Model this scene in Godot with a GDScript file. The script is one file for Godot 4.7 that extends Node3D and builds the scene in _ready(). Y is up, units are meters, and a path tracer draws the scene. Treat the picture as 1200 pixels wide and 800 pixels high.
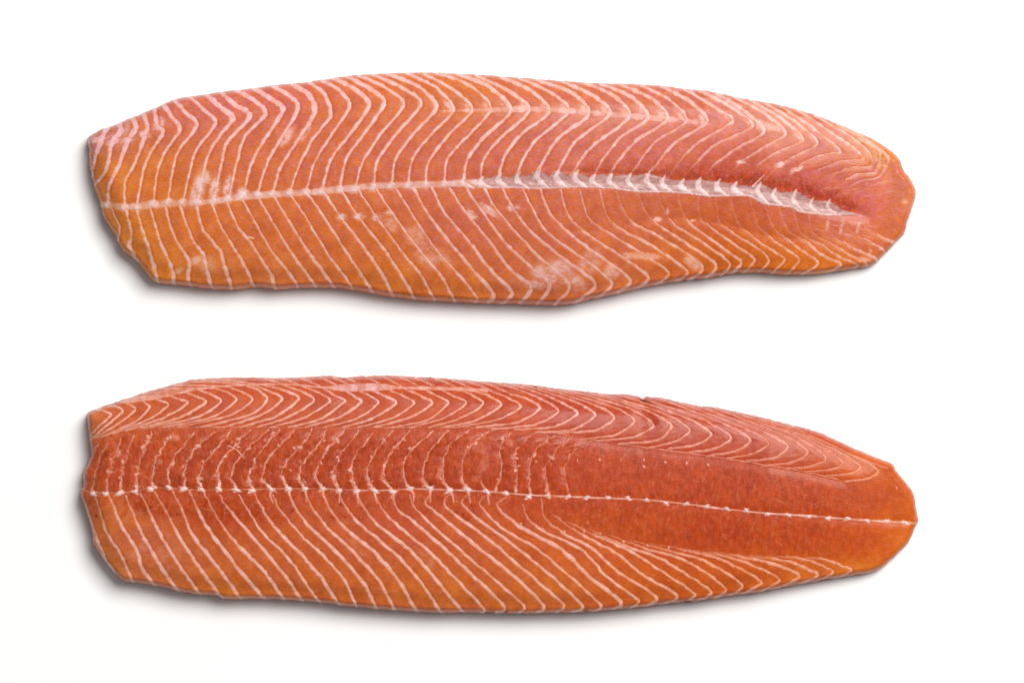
extends Node3D
# Two raw salmon fillets lying on a white table, seen from straight above.
# Plan measurements are in "steps" of 0.3 mm (UNIT); each fillet is laid out flat by its outline, its seams of fat
# and its backbone, then raised to its real thickness.

const UNIT := 0.0003
const MID := Vector2(600, 400)
const TEX := 1.9              # texture pixels per step
const PLAN := Vector2i(1010, 300)

# ---- upper fillet -------------------------------------------------------------------------------------------------
const OUTLINE_A := [
	101,162, 112,153, 126,148, 150,138, 174,128, 194,119, 214,113, 238,110, 262,106, 290,103, 318,99, 340,97, 366,94, 390,90, 418,87, 450,85, 490,84,
	530,85, 570,87, 610,90, 650,93, 690,96, 730,97, 770,99, 802,103, 834,106, 870,114, 910,121, 930,126, 954,133, 978,142, 1002,152, 1022,161,
	1042,173, 1056,186, 1060,198, 1068,208, 1075,224, 1072,240, 1065,260, 1062,272, 1050,286, 1036,300, 1024,311, 1002,315, 978,319, 950,322,
	920,322, 890,320, 860,321, 830,326, 796,330, 766,335, 730,343, 694,351, 674,356, 650,358, 610,357, 570,356, 530,354, 490,352, 450,347, 418,341,
	390,338, 350,338, 326,340, 300,337, 274,340, 246,339, 214,335, 184,332, 174,326, 158,306, 140,292, 133,276, 120,256, 114,234, 108,218, 105,206, 102,192, 102,176]
const TIP_A := Vector2(1075, 224)
# seams of the back, each from the edge over the bend to the backbone
const BACK_A := [
	[125,149, 121,158, 116,170, 111,186, 109,196, 107,208], [139,143, 141,154, 131,166, 127,190, 122,203, 108,219], [155,138, 159,150, 149,166, 140,192, 128,218, 126,238],
	[167,132, 173,148, 168,164, 158,192, 147,212, 146,238], [180,126, 184,146, 191,156, 176,180, 168,200, 161,238], [190,121, 202,138, 211,152, 195,176, 185,200, 180,238],
	[203,116, 218,132, 231,147, 211,174, 203,198, 197,236], [222,113, 238,128, 253,144, 231,175, 223,200, 215,235], [241,110, 260,127, 273,139, 254,164, 242,188, 232,234],
	[257,107, 276,123, 293,136, 266,168, 260,192, 251,232], [276,105, 300,119, 311,134, 287,160, 279,186, 268,232], [296,103, 318,116, 332,129, 310,164, 294,194, 286,230],
	[318,100, 342,114, 349,129, 326,168, 312,194, 302,228], [342,98, 363,112, 368,134, 348,166, 329,196, 320,227], [361,95, 380,110, 387,136, 365,166, 349,198, 340,226],
	[376,93, 400,108, 409,126, 386,162, 369,190, 359,224], [390,91, 418,106, 432,124, 408,160, 387,188, 378,223], [406,89, 440,108, 450,122, 426,158, 406,186, 398,222],
	[420,88, 450,102, 473,123, 444,160, 424,192, 417,221], [436,87, 470,102, 493,122, 462,160, 442,190, 438,219], [454,86, 490,101, 511,126, 482,160, 463,188, 459,218],
	[476,85, 510,102, 531,129, 502,161, 483,187, 478,217], [494,85, 532,106, 553,129, 525,159, 502,190, 499,217], [512,85, 550,100, 575,128, 542,166, 524,186, 520,217],
	[536,86, 574,102, 598,130, 566,162, 547,188, 542,214], [558,88, 598,108, 620,130, 584,164, 566,188, 563,211], [586,89, 622,106, 643,131, 608,160, 590,186, 584,208],
	[608,91, 648,110, 666,131, 628,164, 610,192, 605,207], [630,93, 672,110, 690,134, 654,162, 632,196, 626,208], [660,95, 698,114, 714,134, 674,166, 658,192, 650,208],
	[686,97, 720,113, 737,137, 696,170, 680,188, 671,204], [704,98, 740,114, 759,138, 726,162, 704,190, 696,206], [726,98, 764,116, 782,140, 744,166, 722,192, 714,205],
	[752,100, 786,118, 804,142, 768,166, 746,194, 738,205], [776,101, 810,120, 828,143, 790,168, 766,196, 758,207], [802,104, 838,126, 858,142, 818,167, 802,182, 782,208],
	[820,106, 848,120, 882,147, 838,170, 818,188, 798,210], [840,109, 870,128, 895,154, 860,176, 836,194, 822,212], [860,113, 898,134, 920,157, 890,176, 868,190, 844,214],
	[880,117, 920,142, 941,164, 912,178, 890,192, 878,212], [898,121, 934,144, 958,168, 934,182, 912,194, 892,216], [916,124, 958,154, 985,177, 962,182, 940,192, 926,206],
	[936,129, 978,158, 1006,178, 1012,187, 986,189, 960,199], [956,135, 994,158, 1018,178, 1022,195, 996,197, 976,205], [982,145, 1014,164, 1032,178, 1026,202, 1006,204, 992,211],
	[1002,153, 1026,170, 1042,186, 1030,208, 1012,211, 996,219]]
# seams of the belly side, each from the backbone to the lower edge
const BELLY_A := [
	[130,243, 134,254, 140,266, 138,278, 136,284, 137,289], [148,246, 150,256, 154,272, 151,288, 156,298, 159,305], [160,246, 165,262, 170,278, 175,294, 180,312, 184,331],
	[176,243, 183,268, 190,288, 198,306, 203,320, 202,333], [194,241, 202,272, 212,291, 222,307, 220,322, 223,335], [211,241, 224,277, 232,289, 239,300, 243,320, 248,338],
	[230,240, 238,268, 250,284, 259,296, 265,318, 271,339], [249,240, 258,264, 274,290, 283,305, 291,320, 297,337], [266,238, 280,268, 293,283, 310,310, 319,325, 322,340],
	[284,234, 302,266, 318,294, 331,310, 343,326, 349,338], [303,232, 324,268, 344,300, 352,311, 360,322, 371,338], [321,230, 338,258, 354,284, 366,302, 376,315, 392,338],
	[341,229, 360,258, 384,298, 394,311, 404,324, 414,340], [360,227, 382,258, 410,302, 418,314, 426,326, 438,345], [380,226, 399,254, 428,292, 438,307, 448,322, 461,349],
	[400,224, 420,254, 450,292, 460,307, 470,322, 486,351], [420,223, 440,253, 470,294, 482,309, 494,324, 510,353], [441,221, 458,248, 486,286, 512,318, 523,334, 533,354],
	[463,220, 482,250, 510,292, 534,318, 558,348, 556,355], [484,220, 502,252, 530,288, 554,316, 578,344, 571,356], [506,220, 520,248, 550,284, 576,318, 600,342, 588,357],
	[526,221, 546,250, 574,284, 596,314, 622,336, 608,357], [546,221, 564,247, 590,282, 618,310, 644,334, 628,358], [567,221, 580,244, 606,274, 630,300, 667,334, 649,358],
	[588,221, 602,246, 622,272, 656,300, 697,332, 672,357], [612,221, 622,242, 642,274, 682,302, 717,332, 697,351], [632,221, 644,250, 672,278, 708,304, 739,329, 719,346],
	[656,222, 666,254, 690,276, 730,302, 760,325, 742,341], [679,222, 688,254, 706,269, 750,296, 784,320, 764,336], [702,222, 710,252, 724,267, 770,292, 805,318, 790,332],
	[722,223, 730,248, 742,262, 780,282, 823,312, 808,329], [746,225, 756,248, 770,263, 802,284, 839,310, 826,327], [770,227, 778,246, 790,264, 820,282, 855,309, 842,325],
	[794,229, 799,248, 810,264, 846,290, 868,307, 856,322], [818,231, 820,254, 834,268, 866,290, 884,304, 870,321], [838,231, 842,258, 856,272, 886,290, 901,305, 888,320],
	[856,231, 864,260, 882,278, 902,292, 919,304, 904,321], [878,232, 888,264, 904,280, 920,291, 937,304, 922,322], [896,241, 906,266, 922,280, 940,294, 959,308, 940,322],
	[912,243, 924,270, 946,284, 962,298, 986,309, 970,320], [930,246, 938,272, 962,286, 982,300, 1006,311, 994,317], [948,252, 952,272, 978,288, 998,300, 1014,307, 1016,313],
	[968,254, 974,274, 994,288, 1012,296, 1022,300, 1030,306], [986,256, 1002,274, 1016,281, 1026,287, 1034,291, 1040,297], [1010,262, 1020,271, 1030,276, 1040,281, 1046,283, 1051,285]]
const SPINE_A := [114,240, 126,240, 146,243, 180,240, 213,238, 250,236, 284,231, 320,228, 360,226, 398,222, 440,218, 480,217, 520,216, 560,214, 600,213]
const SPINE_NODES_A := [126,240, 146,243, 161,243, 180,239, 197,237, 214,237, 231,237, 250,236, 267,234, 284,230, 302,228, 319,227, 339,226, 359,225, 377,224, 398,222, 416,222, 437,220, 458,218, 478,217, 498,217, 520,216]
const STRIP_TOP_A := [500,214, 520,212, 534,213, 545,209, 560,210, 585,205, 598,209, 606,204, 618,208, 630,200, 642,208, 654,200, 664,207, 674,202, 690,208, 706,204, 718,207, 730,204, 742,206, 758,203, 776,208, 798,212, 818,210, 846,213, 862,216, 882,218, 890,215, 904,222, 916,225, 932,224, 940,229, 950,234, 970,235, 986,245, 1000,249, 1015,251]
const STRIP_LOW_A := [500,219, 520,220, 545,221, 600,221, 630,222, 690,220, 720,222, 746,226, 780,226, 810,228, 830,231, 876,230, 884,233, 896,240, 930,244, 936,249, 950,251, 970,253, 990,253, 1015,252]

# ---- lower fillet -------------------------------------------------------------------------------------------------
const OUTLINE_B := [
	100,486, 105,481, 122,475, 144,468, 168,460, 200,451, 224,445, 256,443, 292,442, 320,443, 350,442, 386,440, 402,443, 414,441, 454,440, 490,442, 502,442, 540,445,
	580,448, 620,451, 660,456, 690,459, 714,462, 738,462, 752,466, 755,468, 757,465, 780,467, 810,474, 842,478, 870,484, 902,491, 928,498, 938,500, 962,507, 986,518,
	1006,527, 1030,537, 1048,544, 1051,551, 1062,564, 1073,580, 1075,596, 1078,610, 1072,624, 1065,638, 1050,653, 1030,669, 1002,675, 970,680, 930,687, 890,695, 850,700,
	822,705, 786,708, 746,713, 690,718, 650,719, 610,720, 550,719, 510,719, 460,716, 410,712, 374,707, 346,705, 310,703, 266,703, 250,699, 224,697, 204,693, 180,687, 158,684,
	140,680, 122,659, 108,639, 104,617, 96,591, 92,579, 96,566, 95,554, 104,534, 103,518, 101,500]
const TIP_B := Vector2(1078, 610)
# fine chevrons along the back: edge side, bend, septum
const BACK_B := [
	[113,480, 122,481, 130,486, 118,497, 105,510], [122,476, 135,476, 144,482, 126,497, 106,515], [144,471, 154,475, 159,480, 144,492, 112,513],
	[163,466, 172,473, 175,478, 158,494, 120,511], [176,464, 188,469, 197,474, 176,490, 132,508], [198,463, 210,467, 220,472, 194,488, 148,504],
	[216,459, 230,464, 241,471, 210,489, 164,501], [232,456, 246,461, 259,470, 232,488, 176,500], [252,454, 268,460, 277,468, 250,488, 192,500],
	[268,453, 284,459, 296,468, 270,486, 208,500], [286,451, 302,456, 313,468, 294,485, 236,500], [302,452, 318,459, 331,467, 308,485, 262,500],
	[320,453, 338,459, 350,467, 324,487, 282,500], [338,453, 356,459, 368,469, 340,487, 302,500], [358,454, 374,460, 386,470, 356,489, 318,500],
	[380,455, 394,464, 404,470, 374,491, 338,500], [402,456, 414,463, 423,471, 398,488, 358,500], [418,456, 432,463, 443,472, 418,490, 380,500],
	[434,456, 450,463, 464,472, 436,490, 402,500], [456,456, 472,463, 485,472, 460,489, 420,500], [476,456, 492,463, 506,472, 482,488, 440,500],
	[496,456, 512,463, 525,472, 500,492, 460,500], [514,455, 530,463, 546,472, 518,490, 482,500], [538,456, 554,463, 566,473, 538,490, 502,500],
	[558,458, 574,464, 587,474, 558,492, 520,500], [576,458, 594,465, 610,476, 586,490, 536,500], [598,461, 616,466, 632,478, 606,494, 558,500],
	[622,462, 640,470, 654,482, 626,497, 578,502], [642,464, 662,473, 676,484, 650,499, 602,503], [664,467, 682,474, 697,486, 670,503, 626,506],
	[692,472, 710,480, 719,490, 696,504, 654,507], [717,476, 732,483, 743,494, 720,509, 680,514], [738,478, 754,487, 765,499, 740,512, 700,516],
	[760,481, 776,490, 786,499, 770,515, 724,520], [776,483, 794,492, 808,504, 790,517, 756,525], [800,487, 818,496, 833,509, 814,521, 782,525],
	[826,492, 844,502, 856,513, 838,525, 806,530], [848,496, 866,505, 879,516, 862,528, 828,534], [870,500, 888,509, 900,520, 882,531, 850,537],
	[892,504, 910,513, 923,523, 908,536, 874,540], [912,507, 934,518, 946,530, 930,541, 892,546], [934,512, 954,524, 968,537, 952,546, 920,549],
	[954,519, 974,530, 988,543, 974,550, 946,553], [972,524, 994,536, 1009,547, 998,555, 968,558], [990,529, 1014,541, 1030,553, 1016,561, 990,564]]
# curved seams between septum and backbone
const LOIN_B := [
	[114,520, 108,534, 102,548, 97,560, 96,570], [126,518, 120,532, 114,546, 110,562, 109,575], [142,514, 136,530, 130,546, 126,562, 125,576],
	[158,510, 152,526, 146,543, 143,560, 142,576], [178,507, 170,524, 164,541, 161,558, 160,574], [204,506, 192,523, 182,542, 179,558, 182,571],
	[230,505, 216,521, 204,535, 197,552, 199,570], [252,505, 234,520, 221,538, 217,556, 217,572], [272,503, 258,520, 241,540, 234,558, 237,572],
	[293,503, 279,517, 264,533, 255,550, 257,572], [315,503, 290,525, 275,546, 272,560, 279,573], [327,504, 307,526, 294,549, 292,563, 299,573],
	[345,503, 329,521, 314,539, 308,560, 318,572], [367,503, 356,518, 338,537, 330,555, 339,572], [384,503, 374,520, 358,537, 351,555, 358,572],
	[404,503, 388,522, 375,539, 370,558, 379,572], [420,504, 403,526, 395,541, 391,556, 398,573], [438,505, 419,529, 413,545, 412,559, 419,573],
	[460,505, 445,522, 435,539, 431,558, 440,573], [480,505, 461,526, 453,541, 450,558, 460,573], [507,504, 483,526, 475,540, 473,558, 481,572],
	[524,504, 503,528, 496,546, 495,561, 503,572], [550,504, 528,519, 519,542, 520,560, 527,573], [572,505, 552,520, 542,540, 542,560, 549,574],
	[597,507, 587,520, 585,533, 588,546, 580,576], [622,509, 611,519, 602,531, 606,548, 604,578], [648,511, 629,524, 621,539, 620,558, 622,580],
	[667,514, 652,526, 641,541, 638,557, 643,580], [692,516, 672,528, 662,544, 662,560, 666,581]]
const BELLY_B := [
	[100,590, 104,604, 112,629, 118,643, 122,653, 133,672], [111,578, 116,594, 124,621, 142,649, 149,666, 156,684], [126,578, 132,588, 140,610, 160,643, 167,666, 182,688],
	[148,580, 154,596, 168,627, 180,648, 190,665, 210,695], [165,577, 174,595, 184,617, 198,643, 218,673, 236,698], [182,576, 198,603, 210,627, 232,661, 246,681, 261,702],
	[203,575, 212,592, 224,621, 236,639, 258,667, 283,703], [222,575, 230,590, 242,615, 264,645, 294,683, 311,703], [240,576, 256,607, 278,637, 300,658, 316,677, 334,704],
	[258,578, 264,590, 280,609, 314,649, 338,679, 355,706], [280,578, 288,592, 308,623, 340,655, 360,685, 376,708], [299,578, 306,592, 324,619, 350,645, 376,675, 399,711],
	[320,578, 328,596, 354,627, 378,649, 404,679, 418,713], [339,578, 345,592, 364,617, 398,649, 428,685, 442,715], [358,578, 366,594, 386,619, 414,645, 444,679, 464,717],
	[379,580, 388,598, 408,621, 438,645, 466,677, 489,718], [398,580, 406,594, 422,613, 460,645, 490,677, 518,719], [419,580, 426,594, 442,613, 480,643, 510,677, 544,719],
	[439,580, 448,596, 464,613, 504,646, 540,684, 562,719], [459,580, 466,596, 482,608, 520,641, 558,677, 582,719], [480,579, 485,592, 500,608, 535,640, 576,675, 606,719],
	[504,578, 499,589, 520,607, 560,640, 600,672, 628,719], [526,578, 520,590, 539,606, 580,637, 622,674, 649,719], [548,578, 541,589, 561,608, 608,642, 648,676, 669,719],
	[568,580, 562,590, 585,615, 630,643, 668,675, 692,719], [592,582, 582,592, 608,615, 658,643, 690,674, 716,717], [612,590, 618,606, 636,621, 680,642, 712,676, 736,714],
	[634,584, 638,606, 662,625, 692,640, 725,670, 754,712], [650,604, 668,617, 690,630, 722,647, 752,672, 774,710], [672,614, 688,622, 708,631, 742,647, 780,672, 794,708],
	[690,618, 706,627, 735,640, 770,652, 804,672, 815,706], [716,626, 736,634, 760,643, 794,652, 824,668, 834,704], [738,632, 758,637, 786,645, 820,654, 848,669, 851,700],
	[762,636, 784,640, 812,646, 842,654, 868,666, 868,697], [790,642, 808,644, 834,648, 866,656, 890,665, 887,696], [816,645, 834,646, 860,650, 890,656, 916,664, 906,692],
	[850,649, 870,650, 898,653, 926,658, 946,666, 932,687], [884,650, 906,651, 930,653, 950,657, 967,664, 952,684], [918,652, 938,653, 960,654, 976,658, 988,663, 976,680]]
const BELLY_BEND_B := [18, 567,713, 591,711, 614,709, 637,709, 660,708, 682,709, 704,709, 727,704, 748,703, 769,699, 794,697, 814,696, 833,693, 850,690, 870,686, 892,682, 913,679, 937,675, 958,674, 976,671, 998,669]
const SPINE_B := [93,572, 109,577, 125,577, 141,577, 159,575, 177,571, 198,571, 216,573, 257,573, 317,572, 379,572, 439,574, 482,572, 527,573, 571,575, 619,579, 665,581, 712,583, 757,585, 804,590, 851,596, 899,601, 947,604, 993,608, 1039,611, 1077,613]
const SPINE_NODES_B := [109,577, 125,577, 141,577, 159,575, 177,571, 198,571, 216,573, 237,573, 257,573, 278,573, 296,573, 318,573, 339,572, 358,572, 379,572, 398,573, 419,574, 439,574, 460,574, 482,572, 504,572, 527,573, 548,573, 571,575, 593,577, 619,580, 642,579, 665,581, 688,581, 712,583, 735,583, 757,585, 780,589, 804,590, 828,593, 851,596, 874,598, 899,601, 924,603, 947,604, 970,607, 993,608, 1017,609, 1039,611, 1062,613]
const SEPTUM_B := [104,516, 124,510, 150,504, 180,501, 240,500, 300,500, 400,501, 500,500, 570,501, 610,504, 660,509, 720,519, 770,526, 830,534, 880,542, 940,552, 990,564]
const LOIN_LOW_B := [96,588, 300,584, 500,586, 580,594, 620,610, 660,622, 710,628, 760,638, 810,645, 860,650, 920,652, 1000,655]
const TOP_SEPTUM_B := [140,472, 164,467, 196,463, 228,456, 262,452, 300,450, 340,450, 372,453, 400,454, 440,453, 480,454, 530,455, 570,457]
const FLECKS_B := [200,512, 327,521, 345,524, 341,550, 397,539, 450,514, 474,515, 605,536, 628,540, 676,539, 702,538, 727,538, 754,538, 779,541, 804,542, 829,544, 754,546, 610,613, 636,619, 661,622, 684,621, 703,624, 730,634, 758,638, 783,641, 808,645, 1051,572]

var rng := RandomNumberGenerator.new()
var wobble := FastNoiseLite.new()
# the fillet being built
var org := Vector2i.ZERO            # plan corner
var sd := PackedFloat32Array()      # distance to the outline, inside positive
var ht := PackedFloat32Array()      # thickness
var fat := PackedFloat32Array()     # how much of the surface is fat, 0..1
var film := PackedFloat32Array()    # pale backbone film
var red := PackedFloat32Array()     # darker muscle, and the shade painted beside the seams
var milk := PackedFloat32Array()    # thin milky films of fat
var bone := PackedFloat32Array()    # white knots and ridges along the backbone
var tw := 0
var feather := 0.8                  # how softly the seams melt into the flesh
var th := 0
var root: Node3D
var mat: StandardMaterial3D


func _ready() -> void:
	rng.seed = 7
	wobble.seed = 3
	wobble.frequency = 0.05
	var cam := Camera3D.new()
	cam.name = "camera"
	cam.position = Vector3(0, 2.408, 0)
	cam.rotation_degrees = Vector3(-90, 0, 0)
	cam.fov = rad_to_deg(2.0 * atan(0.12 / 2.4))
	cam.near = 0.05
	cam.far = 20.0
	add_child(cam)
	cam.current = true

	var env := Environment.new()
	env.background_mode = Environment.BG_COLOR
	env.background_color = Color(0.95, 0.98, 1.0)
	env.background_energy_multiplier = 0.2
	env.tonemap_mode = Environment.TONE_MAPPER_LINEAR
	env.tonemap_exposure = 1.0
	env.sdfgi_enabled = true
	env.ssao_enabled = true
	env.ssil_enabled = true
	var we := WorldEnvironment.new()
	we.name = "studio_environment"
	we.environment = env
	add_child(we)

	var key := AreaLight3D.new()       # the studio softbox, above and to the upper right
	key.name = "softbox"
	key.area_size = Vector2(2.1, 2.1)
	key.area_range = 12.0
	key.light_energy = 20.4
	key.light_color = Color(1.0, 0.99, 0.98)
	key.shadow_enabled = true
	add_child(key)
	key.look_at_from_position(Vector3(1.4, 3.3, -1.65), Vector3.ZERO, Vector3.UP)

	table()
	upper_fillet()
	lower_fillet()


# ---- helpers ------------------------------------------------------------------------------------------------------
func table() -> void:
	var m := StandardMaterial3D.new()
	m.albedo_color = Color(0.96, 0.96, 0.96)
	m.roughness = 0.9
	m.metallic_specular = 0.2
	var st := MeshInstance3D.new()
	st.name = "tabletop"
	var b := BoxMesh.new()
	b.size = Vector3(3.0, 0.03, 2.4)
	st.mesh = b
	st.position = Vector3(0, -0.015, 0)
	st.material_override = m
	st.set_meta("kind", "structure")
	st.set_meta("label", "plain matt white table surface under both salmon fillets")
	add_child(st)


func pts(a: Array) -> PackedVector2Array:
	var out := PackedVector2Array()
	for i in range(0, a.size(), 2):
		out.append(Vector2(a[i], a[i + 1]))
	return out


func along(p: PackedVector2Array, t: float) -> Vector2:       # a smooth curve through the points, t in 0..1
	var n := p.size() - 1
	var f := clampf(t, 0.0, 1.0) * n
	var i := mini(int(f), n - 1)
	var u := f - i
	var a := p[maxi(i - 1, 0)]
	var b := p[i]
	var c := p[i + 1]
	var d := p[mini(i + 2, n)]
	if i == 0:
		a = b * 2.0 - c
	if i + 2 > n:
		d = c * 2.0 - b
	var soft := b.cubic_interpolate(c, a, d, u)
	return soft.lerp(b.lerp(c, u), 0.25)


func dense(p: PackedVector2Array, n: int) -> PackedVector2Array:
	var out := PackedVector2Array()
	for i in n + 1:
		out.append(along(p, float(i) / n))
	return out


func y_at(p: PackedVector2Array, x: float) -> float:
	for i in p.size() - 1:
		if x <= p[i + 1].x:
			return lerpf(p[i].y, p[i + 1].y, clampf((x - p[i].x) / maxf(p[i + 1].x - p[i].x, 0.01), 0.0, 1.0))
	return p[p.size() - 1].y


func look(g: PackedFloat32Array, p: Vector2) -> float:        # bilinear reading of a plan grid
	var x := clampf(p.x - org.x, 0.0, PLAN.x - 1.01)
	var y := clampf(p.y - org.y, 0.0, PLAN.y - 1.01)
	var i := int(x)
	var j := int(y)
	var k := j * PLAN.x + i
	return lerpf(lerpf(g[k], g[k + 1], x - i), lerpf(g[k + PLAN.x], g[k + PLAN.x + 1], x - i), y - j)


func inside(p: Vector2, least: float) -> Vector2:             # pulled in from beyond the outline
	for k in 3:
		var d := look(sd, p)
		if d >= least:
			return p
		var gx := look(sd, p + Vector2(1, 0)) - look(sd, p - Vector2(1, 0))
		var gy := look(sd, p + Vector2(0, 1)) - look(sd, p - Vector2(0, 1))
		var g := Vector2(gx, gy)
		if g.length() < 0.01:
			return p
		p += g.normalized() * (least - d)
	return p


func place(p: Vector2, lift: float) -> Vector3:
	return Vector3((p.x - MID.x) * UNIT - root.position.x, maxf(look(ht, p) + lift, 1.0) * UNIT, (p.y - MID.y) * UNIT - root.position.z)


func sheet(rows: Array, called: String, material: Material, parent: Node3D, tone := 1.0) -> MeshInstance3D:
	# rows of Vector3, a grid; normals from neighbours; texture laid on from above the fillet
	var n := rows.size()
	var m: int = rows[0].size()
	var v := PackedVector3Array()
	var nn := PackedVector3Array()
	var uv := PackedVector2Array()
	var col := PackedColorArray()
	var c := Color(tone, tone, tone)
	for i in n:
		var r: PackedVector3Array = rows[i]
		var ra: PackedVector3Array = rows[maxi(i - 1, 0)]
		var rb: PackedVector3Array = rows[mini(i + 1, n - 1)]
		for j in m:
			var p := r[j]
			var a := rb[j] - ra[j]
			var b := r[mini(j + 1, m - 1)] - r[maxi(j - 1, 0)]
			var k := a.cross(b).normalized()
			if k.y < 0:
				k = -k
			if k.length() < 0.5:
				k = Vector3.UP
			v.append(p)
			nn.append(k)
			col.append(c)
			uv.append(Vector2(((p.x + root.position.x) / UNIT + MID.x - org.x) / PLAN.x, ((p.z + root.position.z) / UNIT + MID.y - org.y) / PLAN.y))
	var idx := PackedInt32Array()
	for i in n - 1:
		for j in m - 1:
			var a := i * m + j
			for tri in [[a, a + 1, a + m], [a + 1, a + m + 1, a + m]]:
				var up := (v[tri[1]] - v[tri[0]]).cross(v[tri[2]] - v[tri[0]]).y
				if up > 0.0:                         # front faces run clockwise seen from above
					idx.append_array([tri[0], tri[2], tri[1]])
				else:
					idx.append_array([tri[0], tri[1], tri[2]])
	var arr := []
	arr.resize(Mesh.ARRAY_MAX)
	arr[Mesh.ARRAY_VERTEX] = v
	arr[Mesh.ARRAY_NORMAL] = nn
	arr[Mesh.ARRAY_TEX_UV] = uv
	arr[Mesh.ARRAY_COLOR] = col
	arr[Mesh.ARRAY_INDEX] = idx
	var mesh := ArrayMesh.new()
	mesh.add_surface_from_arrays(Mesh.PRIMITIVE_TRIANGLES, arr)
	var o := MeshInstance3D.new()
	o.name = called
	o.mesh = mesh
	o.material_override = material
	parent.add_child(o, true)
	return o


func brush(g: PackedFloat32Array, scale: float, w: int, h: int, p: PackedVector2Array, width: PackedFloat32Array, force: PackedFloat32Array, soft: float) -> void:
	# draws a line of changing width and strength into a grid, keeping the larger value
	for i in p.size() - 1:
		var a := (p[i] - Vector2(org)) * scale
		var b := (p[i + 1] - Vector2(org)) * scale
		var wa := width[i] * 0.5 * scale
		var wb := width[i + 1] * 0.5 * scale
		var fa := force[i]
		var fb := force[i + 1]
		if fa < 0.02 and fb < 0.02:
			continue
		var sf := soft * scale
		var r := maxf(wa, wb) + sf + 0.5
		var x0 := maxi(int(minf(a.x, b.x) - r), 0)
		var x1 := mini(int(maxf(a.x, b.x) + r) + 1, w - 1)
		var y0 := maxi(int(minf(a.y, b.y) - r), 0)
		var y1 := mini(int(maxf(a.y, b.y) + r) + 1, h - 1)
		var ab := b - a
		var l2 := maxf(ab.length_squared(), 0.0001)
		for y in range(y0, y1 + 1):
			for x in range(x0, x1 + 1):
				var q := Vector2(x, y) - a
				var t := clampf(q.dot(ab) / l2, 0.0, 1.0)
				var d := (q - ab * t).length() - lerpf(wa, wb, t)
				if d < sf:
					var e := clampf((sf - d) / (sf * 2.0), 0.0, 1.0)
					e = e * e * (3.0 - 2.0 * e) * lerpf(fa, fb, t)
					var k := y * w + x
					if e > g[k]:
						g[k] = e


func spot(g: PackedFloat32Array, at: Vector2, rx: float, ry: float, turn: float, force: float) -> void:
	var c := (at - Vector2(org)) * TEX
	var r := maxf(rx, ry) * TEX * 1.3
	var cs := cos(turn)
	var sn := sin(turn)
	for y in range(maxi(int(c.y - r), 0), mini(int(c.y + r) + 1, th - 1) + 1):
		for x in range(maxi(int(c.x - r), 0), mini(int(c.x + r) + 1, tw - 1) + 1):
			var q := Vector2(x, y) - c
			var e := Vector2((q.x * cs + q.y * sn) / (rx * TEX), (-q.x * sn + q.y * cs) / (ry * TEX)).length()
			if e < 1.3:
				var f := force * (1.0 - smoothstep(0.45, 1.3, e))
				var k := y * tw + x
				if f > g[k]:
					g[k] = f


func floats(n: int, value: float) -> PackedFloat32Array:
	var a := PackedFloat32Array()
	a.resize(n)
	a.fill(value)
	return a


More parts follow.
